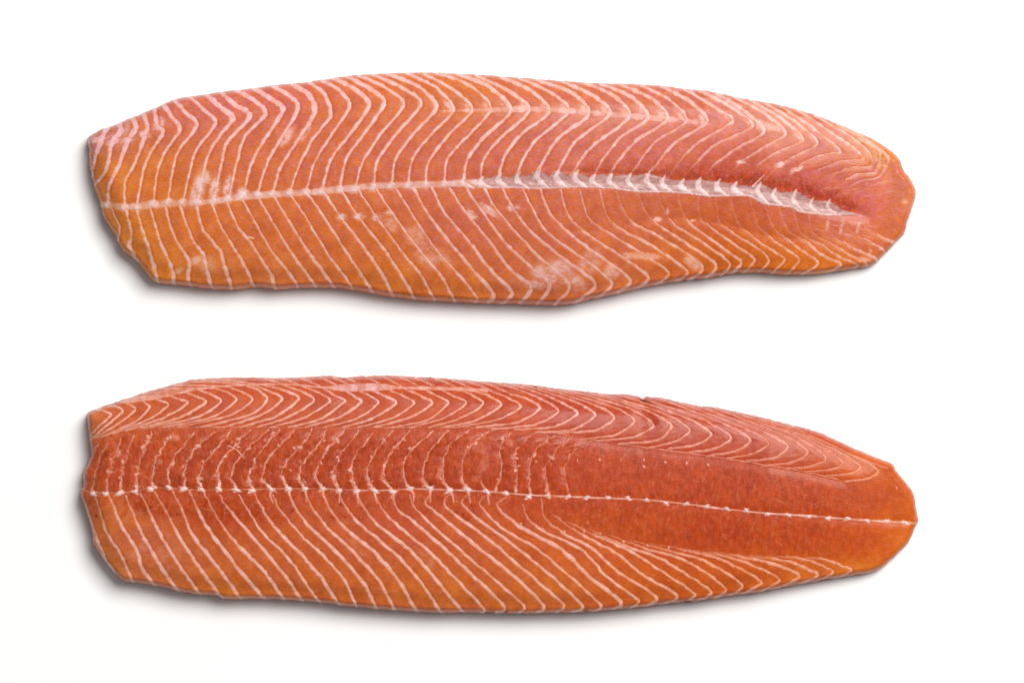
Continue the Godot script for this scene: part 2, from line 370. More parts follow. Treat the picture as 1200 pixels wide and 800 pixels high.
func begin(corner: Vector2i, outline: PackedVector2Array, thick: PackedVector2Array, crown: PackedVector2Array, roundness: float) -> PackedVector2Array:
	# the outline with its small unevenness, the distance to it and the thickness of the fillet
	org = corner
	tw = int(PLAN.x * TEX)
	th = int(PLAN.y * TEX)
	fat = floats(tw * th, 0.0)
	film = floats(tw * th, 0.0)
	red = floats(tw * th, 0.0)
	bone = floats(tw * th, 0.0)
	milk = floats(tw * th, 0.0)
	var fine := PackedVector2Array()
	var n := outline.size()
	for i in n:
		var a := outline[(i + n - 1) % n]
		var b := outline[i]
		var c := outline[(i + 1) % n]
		var d := outline[(i + 2) % n]
		var steps := maxi(int(b.distance_to(c) / 3.0), 1)
		for k in steps:
			var p := b.cubic_interpolate(c, a, d, float(k) / steps)
			p += Vector2(wobble.get_noise_2d(p.x * 4.0, p.y * 4.0), wobble.get_noise_2d(p.x * 4.0 + 900.0, p.y * 4.0)) * 1.3
			p += Vector2(wobble.get_noise_2d(p.x * 13.0, p.y * 13.0 + 77.0), wobble.get_noise_2d(p.x * 13.0 + 500.0, p.y * 13.0)) * 0.3
			fine.append(p)
	sd = floats(PLAN.x * PLAN.y, 40.0)
	n = fine.size()
	for i in n:
		var a := fine[i] - Vector2(org)
		var ab := fine[(i + 1) % n] - fine[i]
		var l2 := maxf(ab.length_squared(), 0.0001)
		for y in range(maxi(int(a.y) - 26, 0), mini(int(a.y) + 27, PLAN.y)):
			for x in range(maxi(int(a.x) - 26, 0), mini(int(a.x) + 27, PLAN.x)):
				var q := Vector2(x, y) - a
				var d := (q - ab * clampf(q.dot(ab) / l2, 0.0, 1.0)).length()
				var k := y * PLAN.x + x
				if d < sd[k]:
					sd[k] = d
	var rim := fine.duplicate()
	rim.append(fine[0])
	var rf := PackedFloat32Array()
	for p in rim:
		rf.append(clampf(0.08 + 0.6 * wobble.get_noise_2d(p.x * 3.0, p.y * 3.0), 0.0, 0.5))
	brush(fat, TEX, tw, th, rim, floats(rim.size(), 3.0), rf, 3.0)
	ht = floats(PLAN.x * PLAN.y, 0.0)
	for x in PLAN.x:
		var cuts: Array[float] = []
		var fx := x + org.x + 0.0137
		for i in n:
			var a := fine[i]
			var b := fine[(i + 1) % n]
			if (a.x <= fx) != (b.x <= fx):
				cuts.append(lerpf(a.y, b.y, (fx - a.x) / (b.x - a.x)))
		cuts.sort()
		var low := thick[0].y
		low = y_at(thick, fx)
		var high := y_at(crown, fx)
		for y in PLAN.y:
			var k := y * PLAN.x + x
			var fy := float(y + org.y)
			var within := false
			var above := 0.0
			for c in cuts.size():
				if fy >= cuts[c]:
					within = not within
			if not within:
				sd[k] = -sd[k]
				continue
			var span := maxf(cuts[cuts.size() - 1] - cuts[0], 1.0)
			var s := clampf((fy - cuts[0]) / span, 0.0, 1.0)
			above = pow(4.0 * s * (1.0 - s), 0.8)
			var e := clampf(sd[k] / roundness, 0.0, 1.0)
			ht[k] = low * sqrt(1.0 - (1.0 - e) * (1.0 - e)) + high * above * smoothstep(0.0, 26.0, sd[k])
	return fine


func carve(p: PackedVector2Array, width: float, depth: float) -> void:
	var g := floats(PLAN.x * PLAN.y, 0.0)
	var d := dense(p, p.size() * 4)
	brush(g, 1.0, PLAN.x, PLAN.y, d, floats(d.size(), 0.0), floats(d.size(), 1.0), width)
	for k in g.size():
		if g[k] > 0.0 and sd[k] > 0.0:
			ht[k] = maxf(ht[k] - depth * g[k] * clampf(sd[k] / 12.0, 0.0, 1.0), 0.5)


func soften(times: int) -> void:
	for t in times:
		var src := ht.duplicate()
		for y in range(1, PLAN.y - 1):
			for x in range(1, PLAN.x - 1):
				var k := y * PLAN.x + x
				if sd[k] > 9.0:
					ht[k] = (src[k] * 2.0 + src[k - 1] + src[k + 1] + src[k - PLAN.x] + src[k + PLAN.x]) / 6.0


func body(fine: PackedVector2Array, tip: Vector2) -> void:
	# the solid flesh: rounded top, flat underside
	var n := fine.size()
	var best := 0
	for i in n:
		if fine[i].distance_to(tip) < fine[best].distance_to(tip):
			best = i
	var upper := PackedVector2Array()
	for i in best + 1:
		upper.append(fine[i])
	var lower := PackedVector2Array()
	for i in range(n, best - 1, -1):
		lower.append(fine[i % n])
	upper = even(upper, 330)
	lower = even(lower, 330)
	var rows := []
	var under := []
	for i in 331:
		var r := PackedVector3Array()
		for j in 71:
			var s := 0.5 - 0.5 * cos(PI * j / 70.0)
			s = lerpf(s, j / 70.0, 0.35)
			var p := upper[i].lerp(lower[i], s)
			var v := place(p, -0.62)
			if j == 0 or j == 70:
				v.y = UNIT
			r.append(v)
		rows.append(r)
		var a := r[0]
		var b := r[70]
		under.append(PackedVector3Array([a, a.lerp(b, 0.5), b]))
	var o := sheet(rows, "flesh", mat, root)
	sheet(under, "underside", mat, o)


func even(p: PackedVector2Array, n: int) -> PackedVector2Array:
	var total := 0.0
	for i in p.size() - 1:
		total += p[i].distance_to(p[i + 1])
	var out := PackedVector2Array([p[0]])
	var want := total / n
	var run := 0.0
	var i := 0
	for k in range(1, n):
		var goal := want * k
		while i < p.size() - 2 and run + p[i].distance_to(p[i + 1]) < goal:
			run += p[i].distance_to(p[i + 1])
			i += 1
		out.append(p[i].lerp(p[i + 1], clampf((goal - run) / maxf(p[i].distance_to(p[i + 1]), 0.0001), 0.0, 1.0)))
	out.append(p[p.size() - 1])
	return out


func seam_curves(lines: Array, n: int, shake: float) -> Array:
	var out := []
	for i in lines.size():
		var d := dense(pts(lines[i]), n)
		for k in d.size():
			var q := d[k]
			var j := Vector2(wobble.get_noise_3d(q.x * 1.6, q.y * 1.6, i * 7.0), wobble.get_noise_3d(q.x * 1.6, q.y * 1.6, i * 7.0 + 300.0)) * shake
			j += Vector2(wobble.get_noise_3d(q.x * 5.0, q.y * 5.0, i * 7.0), wobble.get_noise_3d(q.x * 5.0, q.y * 5.0, i * 7.0 + 300.0)) * shake * 0.7
			d[k] = q + j
		out.append(d)
	return out


func flakes(curves: Array, called: String, rise: float) -> void:
	# one block of muscle between each two seams, swelling a little between them
	var us := [0.0, 0.1, 0.25, 0.5, 0.75, 0.9, 1.0]
	for i in curves.size() - 1:
		var a: PackedVector2Array = curves[i]
		var b: PackedVector2Array = curves[i + 1]
		var rows := []
		for u in us:
			var r := PackedVector3Array()
			var swell: float = 1.0 - pow(absf(2.0 * u - 1.0), 2.6)
			for k in a.size():
				var ends := minf(1.0, minf(k, a.size() - 1 - k) / 5.0)     # flat again where the block meets its neighbours
				r.append(place(inside(a[k].lerp(b[k], u), 0.9), -0.45 + rise * swell * ends))
			rows.append(r)
		sheet(rows, called, mat, root, rng.randf_range(0.97, 1.025))


func seam(d: PackedVector2Array, width: PackedFloat32Array, force: PackedFloat32Array, called := "fat_line", lift := 0.28, parent: Node3D = null, white := 0.0) -> void:
	# the white seam itself: painted where it lies and raised as a low rib
	brush(fat, TEX, tw, th, d, width, force, feather)
	# relief shade painted in: a dark red line along the seam's tail side
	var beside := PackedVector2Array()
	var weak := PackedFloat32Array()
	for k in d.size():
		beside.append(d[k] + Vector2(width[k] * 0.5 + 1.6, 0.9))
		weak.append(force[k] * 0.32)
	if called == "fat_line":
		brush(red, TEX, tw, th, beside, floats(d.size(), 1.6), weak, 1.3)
	if white > 0.0:
		var wf := PackedFloat32Array()
		for f in force:
			wf.append(f * white)
		brush(bone, TEX, tw, th, d, width, wf, 0.9)
	var first := -1
	var last := -1
	for k in d.size():
		if force[k] > 0.3:
			if first < 0:
				first = k
			last = k
	if last - first < 3:
		return
	var rows := []
	for q in [-1.0, -0.5, 0.0, 0.5, 1.0]:
		var r := PackedVector3Array()
		for k in range(first, last + 1):
			var t := (d[mini(k + 1, d.size() - 1)] - d[maxi(k - 1, 0)]).normalized()
			var p : Vector2 = d[k] + Vector2(-t.y, t.x) * q * width[k] * 0.7
			r.append(place(inside(p, 0.7), -0.4 + lift * (1.0 - q * q)))
		rows.append(r)
	sheet(rows, called, mat, parent if parent else root)


func node_of_fat(at: Vector2, rx: float, ry: float, turn: float, called := "fat_node", force := 0.95, lift := 0.5, white := 0.85) -> void:
	spot(fat, at, rx, ry, turn, force)
	spot(bone, at, rx, ry, turn, force * white)
	var rows := []
	for i in 5:
		var r := PackedVector3Array()
		for j in 11:
			var a := TAU * j / 10.0
			var f := i / 4.0
			var e := Vector2(cos(a) * rx, sin(a) * ry).rotated(turn) * f * 0.95
			r.append(place(inside(at + e, 0.8), 0.1 + lift * (1.0 - f * f) - (0.8 if i == 4 else 0.0)))
		rows.append(r)
	sheet(rows, called, mat, root)


func field(stops: Array, power: float) -> PackedFloat32Array:
	# colours that change slowly over the fillet: [x, y, r, g, b] stops, 0..255
	var w := 64
	var h := 20
	var im := Image.create(w, h, false, Image.FORMAT_RGBF)
	for y in h:
		for x in w:
			var p := Vector2(org) + Vector2((x + 0.5) / w * PLAN.x, (y + 0.5) / h * PLAN.y)
			var sum := Vector3.ZERO
			var total := 0.0
			for s in stops:
				var d := Vector2(p.x - s[0], (p.y - s[1]) * 1.6)
				var k := 1.0 / pow(d.length_squared() + 300.0, power)
				sum += Vector3(s[2], s[3], s[4]) * k
				total += k
			sum /= total
			im.set_pixel(x, y, Color(sum.x, sum.y, sum.z))
	im.resize(tw, th, Image.INTERPOLATE_BILINEAR)
	return im.get_data().to_float32_array()


func grain(s: int, freq: float, stretch: float, kind := FastNoiseLite.TYPE_SIMPLEX_SMOOTH, fractal := FastNoiseLite.FRACTAL_FBM, octaves := 3) -> PackedByteArray:
	var n := FastNoiseLite.new()
	n.seed = s
	n.noise_type = kind
	n.frequency = freq * 1.5 / TEX
	n.fractal_type = fractal
	n.fractal_octaves = octaves
	var im: Image
	if stretch > 1.0:
		im = n.get_image(int(tw / stretch), th)
		im.resize(tw, th, Image.INTERPOLATE_CUBIC)
	elif stretch < 1.0:
		im = n.get_image(tw, int(th * stretch))
		im.resize(tw, th, Image.INTERPOLATE_CUBIC)
	else:
		im = n.get_image(tw, th)
	im.convert(Image.FORMAT_L8)
	return im.get_data()


func paint(flesh_stops: Array, fat_stops: Array, dark: Vector3, film_tone: Vector3, tone: Vector3, s: int) -> void:
	# fills the fillet's material: muscle, fat, fibre and mottling
	var base := field(flesh_stops, 1.5)
	var pale := field(fat_stops, 1.2)
	for k in tw * th:
		pale[k * 3] = lerpf(pale[k * 3], 240.0, 0.35)
		pale[k * 3 + 1] = lerpf(pale[k * 3 + 1], 200.0, 0.4)
		pale[k * 3 + 2] = lerpf(pale[k * 3 + 2], 200.0, 0.4)
	var mottle := grain(s, 0.022, 1.0)
	var fine := grain(s + 1, 0.3, 1.0)
	var speck := grain(s + 7, 0.2, 1.6)
	var fibre := grain(s + 2, 0.3, 4.0)
	var patchy := grain(s + 3, 0.05, 1.0, FastNoiseLite.TYPE_SIMPLEX, FastNoiseLite.FRACTAL_FBM, 4)
	var blush := grain(s + 5, 0.06, 1.0)
	var streak := grain(s + 6, 0.11, 0.4)
	var thread := grain(s + 4, 0.07, 0.6, FastNoiseLite.TYPE_SIMPLEX, FastNoiseLite.FRACTAL_RIDGED, 2)
	var rgb := PackedByteArray()
	rgb.resize(tw * th * 3)
	var bump := PackedByteArray()
	bump.resize(tw * th)
	for k in tw * th:
		var m := (mottle[k] - 128) / 128.0
		var f := (fine[k] - 128) / 128.0
		var b := (fibre[k] - 128) / 128.0
		var q := (patchy[k] - 128) / 128.0
		var h := (blush[k] - 128) / 128.0
		var r := base[k * 3] * tone.x
		var g := base[k * 3 + 1] * tone.y
		var bl := base[k * 3 + 2] * tone.z
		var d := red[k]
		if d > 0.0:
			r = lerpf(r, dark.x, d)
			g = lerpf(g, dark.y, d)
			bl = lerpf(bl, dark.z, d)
		# pale sinew threads, commoner in the dark muscle
		var t := maxf(thread[k] - (200.0 - 34.0 * d), 0.0) / 60.0 * (0.1 + 0.36 * d) * clampf(0.6 + q * 1.6, 0.0, 1.0)
		var v := 1.0 + 0.06 * m + 0.085 * f + 0.07 * b + 0.24 * d * (streak[k] - 128) / 128.0
		var pink := 0.10 * clampf(q + 0.1, 0.0, 1.0) + t
		r = r * v
		g = g * (v + 0.05 * m)
		bl = bl * (v + 0.10 * q + 0.30 * h) + 0.22 * bl * (speck[k] - 128) / 128.0 + 9.0 * d * (streak[k] - 128) / 128.0
		r = lerpf(r, pale[k * 3], pink)
		g = lerpf(g, pale[k * 3 + 1], pink)
		bl = lerpf(bl, pale[k * 3 + 2], pink)
		var w := film[k]
		if w > 0.0:
			w = smoothstep(0.25, 0.75, w + 0.3 * f + 0.15 * b)
			var sv := 1.0 + 0.16 * b + 0.10 * f + 0.06 * q
			r = lerpf(r, film_tone.x * sv, w)
			g = lerpf(g, film_tone.y * sv, w)
			bl = lerpf(bl, film_tone.z * sv, w)
		var mk := milk[k]
		if mk > 0.0:
			mk *= clampf(0.8 + 0.5 * m + 0.4 * b + 0.3 * q, 0.0, 1.0)
		var z := clampf(maxf(fat[k], mk) * (0.92 + 0.22 * q + 0.14 * f), 0.0, 1.0)
		r = lerpf(r, pale[k * 3] * (1.0 + 0.03 * f), z)
		g = lerpf(g, pale[k * 3 + 1] * (1.0 + 0.03 * f), z)
		bl = lerpf(bl, pale[k * 3 + 2] * (1.0 + 0.03 * f), z)
		var o := bone[k] * (0.9 + 0.3 * q)
		r = lerpf(r, 230.0, o)
		g = lerpf(g, 200.0, o)
		bl = lerpf(bl, 198.0, o)
		rgb[k * 3] = clampi(int(r), 0, 255)
		rgb[k * 3 + 1] = clampi(int(g), 0, 255)
		rgb[k * 3 + 2] = clampi(int(bl), 0, 255)
		bump[k] = clampi(int(110.0 + 20.0 * f + 22.0 * b + 45.0 * q + 30.0 * z + 40.0 * t + 60.0 * d * (streak[k] - 128) / 128.0), 0, 255)
	mat.albedo_texture = ImageTexture.create_from_image(Image.create_from_data(tw, th, false, Image.FORMAT_RGB8, rgb))
	mat.heightmap_enabled = true
	mat.heightmap_texture = ImageTexture.create_from_image(Image.create_from_data(tw, th, false, Image.FORMAT_L8, bump))
	mat.heightmap_scale = 0.015
	mat.texture_repeat = false
	mat.vertex_color_use_as_albedo = true
	mat.roughness = 0.32
	mat.metallic_specular = 0.24
	mat.clearcoat_enabled = true
	mat.clearcoat = 0.13
	mat.clearcoat_roughness = 0.12


func fillet(label: String, at: Vector2) -> void:
	root = Node3D.new()
	root.name = "salmon_fillet"
	add_child(root, true)
	root.position = Vector3((at.x - MID.x) * UNIT, 0, (at.y - MID.y) * UNIT)
	root.set_meta("label", label)
	root.set_meta("category", "fish fillet")
	root.set_meta("group", "raw salmon fillets on the white surface")
	mat = StandardMaterial3D.new()
	mat.resource_name = "raw salmon"


# ---- the two fillets ----------------------------------------------------------------------------------------------
func upper_fillet() -> void:
	feather = 1.25
	fillet("upper paler raw salmon fillet with a broad whitish membrane strip along its backbone", Vector2(590, 222))
	var fine := begin(Vector2i(85, 72), pts(OUTLINE_A), pts([100,32, 200,34, 700,34, 900,31, 1000,25, 1075,17]), pts([100,10, 250,18, 650,20, 900,10, 1000,4, 1045,0, 1075,0]), 7.5)
	soften(2)
	carve(pts([560,212, 640,212, 700,213, 760,214, 820,219, 880,221, 930,233, 980,247, 1012,251]), 14.0, 4.5)
	carve(pts([650,200, 700,203, 760,205, 820,211, 880,214, 930,222, 970,234, 1010,248]), 5.0, 2.5)
	carve(pts([660,268, 700,272, 740,262, 790,255, 850,262, 900,276, 960,282]), 12.0, 2.0)
	carve(pts([120,241, 200,239, 300,229, 400,223, 520,217]), 8.0, 1.2)
	body(fine, TIP_A)
	var back := seam_curves(BACK_A, 44, 0.9)
	var belly := seam_curves(BELLY_A, 44, 1.1)
	flakes(back, "back_flake", 0.28)
	flakes(belly, "belly_flake", 0.28)
	for i in back.size():
		var own := rng.randf_range(0.8, 1.2)
		var d: PackedVector2Array = back[i]
		var w := PackedFloat32Array()
		var f := PackedFloat32Array()
		var late := smoothstep(26.0, 40.0, i)
		for k in d.size():
			var t := float(k) / (d.size() - 1)
			var v := wobble.get_noise_3d(d[k].x * 3.0, d[k].y * 3.0, i * 11.0)
			var wide := lerpf(5.2, 3.5, smoothstep(0.36, 0.55, t)) * lerpf(1.0, 0.72, smoothstep(0.6, 1.0, t))
			wide *= lerpf(1.0, 0.82, smoothstep(14.0, 22.0, i)) if t < 0.5 else 1.0
			wide *= lerpf(1.0, 0.75, late if t > 0.42 else late * 0.3)
			w.append(maxf(wide * own * (1.0 + 0.6 * v), 1.1))
			var strength := lerpf(1.0, 0.85, smoothstep(0.4, 1.0, t)) * lerpf(1.0, 0.62 if t > 0.45 else 0.9, late)
			strength *= 1.0 - late * smoothstep(0.74, 0.95, t) * (1.0 - smoothstep(39.0, 41.0, i))
			strength *= 1.0 - 0.2 * smoothstep(40.0, 46.0, i)
			f.append(clampf(strength * (1.0 + 0.45 * v), 0.0, 1.0))
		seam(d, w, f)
	for i in belly.size():
		var own := rng.randf_range(0.8, 1.2)
		var d: PackedVector2Array = belly[i]
		var w := PackedFloat32Array()
		var f := PackedFloat32Array()
		var late := smoothstep(24.0, 31.0, i)
		for k in d.size():
			var t := float(k) / (d.size() - 1)
			var v := wobble.get_noise_3d(d[k].x * 3.0, d[k].y * 3.0, i * 11.0 + 500.0)
			w.append(maxf(lerpf(2.5, 3.7, smoothstep(0.1, 0.8, t)) * lerpf(1.0, 0.8, late) * own * (1.0 + 0.6 * v), 1.1))
			var strength := lerpf(0.78, 0.95, t) * lerpf(1.0, lerpf(0.28, 0.95, smoothstep(0.25, 0.5, t)), late)
			strength *= 1.0 - 0.1 * smoothstep(37.0, 44.0, i)
			f.append(clampf(strength * (1.0 + 0.45 * v), 0.0, 1.0))
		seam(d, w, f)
	# backbone: a narrow pale cord with knots, widening to the membrane strip
	var cord := dense(pts(SPINE_A), 90)
	var cw := PackedFloat32Array()
	var cf := PackedFloat32Array()
	for k in cord.size():
		cw.append(7.4 + 3.4 * wobble.get_noise_1d(cord[k].x * 3.0))
		cf.append(clampf(0.52 + 0.6 * wobble.get_noise_1d(cord[k].x * 5.0 + 90.0), 0.2, 1.0) * (1.0 - smoothstep(540.0, 600.0, cord[k].x)))
	seam(cord, cw, cf, "backbone_cord", 0.26, null, 0.35)
	var knots := pts(SPINE_NODES_A)
	for i in knots.size():
		var p := knots[i]
		node_of_fat(p, rng.randf_range(5.5, 8.5), rng.randf_range(3.6, 5.6), rng.randf_range(-0.5, 0.2), "fat_node", rng.randf_range(0.45, 0.75), 0.12)
		var reach := rng.randf_range(6.0, 13.0)
		brush(bone, TEX, tw, th, PackedVector2Array([p + Vector2(rng.randf_range(0, 4), -reach), p + Vector2(1, -3), p, p + Vector2(3, 6)]), PackedFloat32Array([1.4, 4.4, 6.6, 2.0]), PackedFloat32Array([0.1, 0.7, 0.8, 0.25]), 2.2)
		brush(bone, TEX, tw, th, PackedVector2Array([p + Vector2(-9, rng.randf_range(-1, 2)), p, p + Vector2(9, rng.randf_range(-2, 1))]), PackedFloat32Array([2.0, 5.5, 2.0]), PackedFloat32Array([0.15, 0.75, 0.15]), 2.2)
	# the membrane strip
	var top := pts(STRIP_TOP_A)
	var low := pts(STRIP_LOW_A)
	var rows := []
	for j in 7:
		var r := PackedVector3Array()
		for i in 173:
			var x := 500.0 + i * 3.0
			var s := j / 6.0
			var y := lerpf(y_at(top, x), y_at(low, x), s)
			r.append(place(Vector2(x, y), -0.5 + 0.45 * (1.0 - pow(2.0 * s - 1.0, 2.0))))
		rows.append(r)
	var strip := sheet(rows, "backbone_membrane", mat, root)
	var mid := PackedVector2Array()
	var mw := PackedFloat32Array()
	for i in 516:
		var x := 500.0 + i
		mid.append(Vector2(x, (y_at(top, x) + y_at(low, x)) * 0.5))
		mw.append(maxf(y_at(low, x) - y_at(top, x) - 0.8, 1.0))
	var mf := PackedFloat32Array()
	for i in 516:
		mf.append(0.95 * smoothstep(505.0, 600.0, 500.0 + i))
	brush(film, TEX, tw, th, mid, mw, mf, 2.2)
	var xs := [542, 563, 584, 606, 630, 652, 674, 694, 714, 736, 758, 776, 798, 818, 840, 860, 888, 906, 930, 950, 970]
	for i in xs.size():
		var x: float = xs[i]
		var t := y_at(top, x)
		var b := y_at(low, x + 12.0)
		var ridge := dense(PackedVector2Array([Vector2(x + 3, t - 2.0), Vector2(x - 1, lerpf(t, b, 0.3)), Vector2(x + 3, lerpf(t, b, 0.6)), Vector2(x + 13, b - 0.5)]), 12)
		var rw := PackedFloat32Array()
		var rf := PackedFloat32Array()
		for k in ridge.size():
			rw.append(rng.randf_range(3.5, 7.5) * sin(PI * (k + 1.5) / 15.0) * lerpf(1.0, 0.6, smoothstep(880.0, 980.0, x)))
			rf.append(rng.randf_range(0.6, 0.95))
		seam(ridge, rw, rf, "fat_ridge", 0.55, strip, 0.85)
	for i in 70:
		var x := rng.randf_range(545.0, 985.0)
		var y := lerpf(y_at(top, x) + 1.5, y_at(low, x) - 1.5, rng.randf())
		var l := rng.randf_range(3.0, 9.0)
		brush(bone, TEX, tw, th, PackedVector2Array([Vector2(x - l, y), Vector2(x, y + 0.6), Vector2(x + l, y + 1.0)]), PackedFloat32Array([0.6, 1.6, 0.6]), PackedFloat32Array([0.1, rng.randf_range(0.4, 0.8), 0.1]), 0.9)
	var rim := PackedVector2Array()
	for i in 86:
		rim.append(Vector2(560.0 + i * 5.0, y_at(low, 560.0 + i * 5.0) - 1.2))
	seam(rim, floats(86, 2.2), floats(86, 0.6), "membrane_edge", 0.3, strip)
	# fatty film where the cuts went shallow
	for p in [[233,222,7,20,0.3,0.75], [252,222,5,14,0.2,0.75], [268,221,5,12,0.1,0.7], [285,226,7,6,0.0,0.6], [242,207,6,8,-0.4,0.5],
			[640,322,16,10,0.5,0.62], [656,316,14,10,0.5,0.6], [668,326,18,8,0.6,0.58], [690,306,10,14,0.7,0.4], [632,334,18,5,0.1,0.55], [716,318,8,8,0.6,0.55],
			[738,300,10,4,0.1,0.5], [758,300,14,4,0.1,0.5], [812,308,10,6,0.6,0.55], [488,278,14,10,0.8,0.3], [500,300,14,10,0.8,0.36], [456,262,12,6,0.8,0.32], [520,302,14,5,0.8,0.35],
			[553,252,7,4,0.6,0.7], [572,246,12,4,0.6,0.6], [601,244,7,4,0.0,0.6], [400,254,6,4,0.0,0.7], [421,254,6,4,0.0,0.75], [442,255,5,4,0.0,0.65], [456,250,6,3,0.0,0.5],
			[186,146,5,9,0.4,0.6], [170,158,6,4,0.2,0.6], [150,164,8,4,-0.3,0.6], [133,165,8,4,-0.4,0.65], [116,162,14,4,-0.25,0.6], [145,152,5,9,0.5,0.4],
			[336,160,5,12,0.6,0.5], [358,154,4,12,0.5,0.4], [244,312,8,10,0.3,0.3], [230,305,8,4,-0.5,0.5], [207,318,8,3,-0.5,0.4],
			[868,190,5,2,0.0,0.8], [913,193,6,3,-0.3,0.75], [929,200,6,3,-0.4,0.7], [936,198,5,2,-0.6,0.6], [1038,194,3,2,0,0.5], [1060,236,4,3,0,0.5],
			[812,258,4,1.5,-0.3,0.6], [770,257,4,3,0.0,0.7], [782,247,1.5,4,0,0.5], [1006,266,2,7,0.3,0.4], [986,266,2,9,0.2,0.45], [970,262,2,8,0.2,0.4], [1020,296,2,5,0,0.5], [1010,304,9,3,0.1,0.5]]:
		spot(milk, Vector2(p[0], p[1]), p[2] * 1.25, p[3] * 1.2, p[4], minf(p[5] * 1.5, 1.0))
	for i in range(21, 41):
		var apex: Vector2 = pts(BACK_A[i])[2]
		spot(milk, apex + Vector2(-6, -5), rng.randf_range(5.0, 9.0), rng.randf_range(2.5, 4.5), 0.75, rng.randf_range(0.4, 0.85))
	for n in 26:
		var x := rng.randf_range(955.0, 1040.0)
		var y := rng.randf_range(258.0, 304.0)
		var l := rng.randf_range(10.0, 24.0)
		var dip := lerpf(0.12, 0.42, (y - 258.0) / 46.0)
		brush(fat, TEX, tw, th, PackedVector2Array([Vector2(x - l, y - l * dip), Vector2(x, y), Vector2(x + l, y + l * dip * 0.8)]), PackedFloat32Array([0.8, 1.4, 0.8]), PackedFloat32Array([0.0, rng.randf_range(0.25, 0.6), 0.0]), 0.9)
	for n in 14:
		var x := rng.randf_range(965.0, 1050.0)
		var y := rng.randf_range(185.0, 240.0)
		var l := rng.randf_range(8.0, 20.0)
		brush(fat, TEX, tw, th, PackedVector2Array([Vector2(x - l, y + l * 0.3), Vector2(x, y), Vector2(x + l, y - l * 0.05)]), PackedFloat32Array([0.8, 1.4, 0.8]), PackedFloat32Array([0.0, rng.randf_range(0.2, 0.5), 0.0]), 0.9)
	# the septum along the bends of the back
	var sept := dense(pts([508,131, 531,130, 575,129, 620,128, 666,130, 714,134, 760,138, 804,142, 828,145]), 80)
	var sw := PackedFloat32Array()
	var sf := PackedFloat32Array()
	for k in sept.size():
		var v := wobble.get_noise_1d(sept[k].x * 2.0 + 400.0)
		sw.append(maxf(4.0 * smoothstep(520.0, 600.0, sept[k].x) + 2.0 + 4.5 * v, 1.0))
		sf.append(clampf(0.58 + 0.8 * v, 0.1, 0.9))
	seam(sept, sw, sf, "back_septum", 0.24)
	brush(fat, TEX, tw, th, pts([886,140, 896,148, 908,150, 920,154]), PackedFloat32Array([4, 9, 7, 4]), PackedFloat32Array([0.5, 0.7, 0.6, 0.5]), 2.0)
	brush(fat, TEX, tw, th, pts([292,278, 297,279]), PackedFloat32Array([2, 2]), PackedFloat32Array([1, 1]), 0.7)
	brush(fat, TEX, tw, th, pts([882,218, 890,210, 895,205]), PackedFloat32Array([2.5, 1.6, 1.0]), PackedFloat32Array([1, 0.9, 0.7]), 0.7)
	# deeper red scallops above the strip
	for x in range(690, 1010, 19):
		var y := y_at(top, float(x)) - 8.0
		spot(red, Vector2(x, y), 15.0, 12.0, 0.3, lerpf(0.35, 0.65, smoothstep(740.0, 900.0, float(x))))
	paint([
		[110,165,196,118,98], [130,200,212,124,52], [180,220,212,118,54], [150,275,216,130,50], [190,320,216,128,50], [230,270,211,115,56], [260,330,212,124,62], [300,180,208,112,68],
		[320,270,207,111,60], [250,125,205,112,92], [330,120,206,110,86], [400,140,208,112,70], [400,190,205,110,74], [460,110,210,114,62], [480,180,205,110,78], [420,280,208,112,58], [450,330,214,120,50],
		[540,110,208,116,62], [560,180,203,108,80], [540,270,203,108,76], [600,330,206,112,70], [560,345,214,118,52], [650,110,208,116,78], [660,170,202,108,88], [640,260,203,108,72],
		[700,330,208,114,66], [740,130,206,116,86], [760,175,200,104,88], [740,245,200,104,66], [730,290,206,112,70], [780,310,210,112,52], [850,200,188,82,58], [850,160,204,108,86], [850,250,196,96,52], [860,305,206,106,34], [940,250,192,96,64],
		[920,140,208,120,80], [950,215,190,84,72], [970,180,206,114,88], [920,310,212,114,34], [980,310,214,118,36], [1010,240,202,96,84], [1000,275,206,112,84], [1030,180,214,134,66], [1060,220,214,126,80], [1050,270,208,112,60], [1030,210,206,110,92]],
		[[110,150,214,160,170], [200,140,224,168,166], [330,120,226,168,166], [180,240,226,176,160], [250,222,224,184,182], [400,130,226,172,166], [400,222,228,192,188], [560,130,228,172,154], [640,320,212,152,140], [600,210,222,186,186], [800,140,226,164,146], [850,222,226,194,198], [300,300,222,160,134], [550,300,228,164,142], [800,300,232,166,132], [1000,180,232,170,140], [960,280,228,156,128]],
		Vector3(166, 58, 34), Vector3(180, 132, 126), Vector3(0.965, 0.915, 0.91), 21)


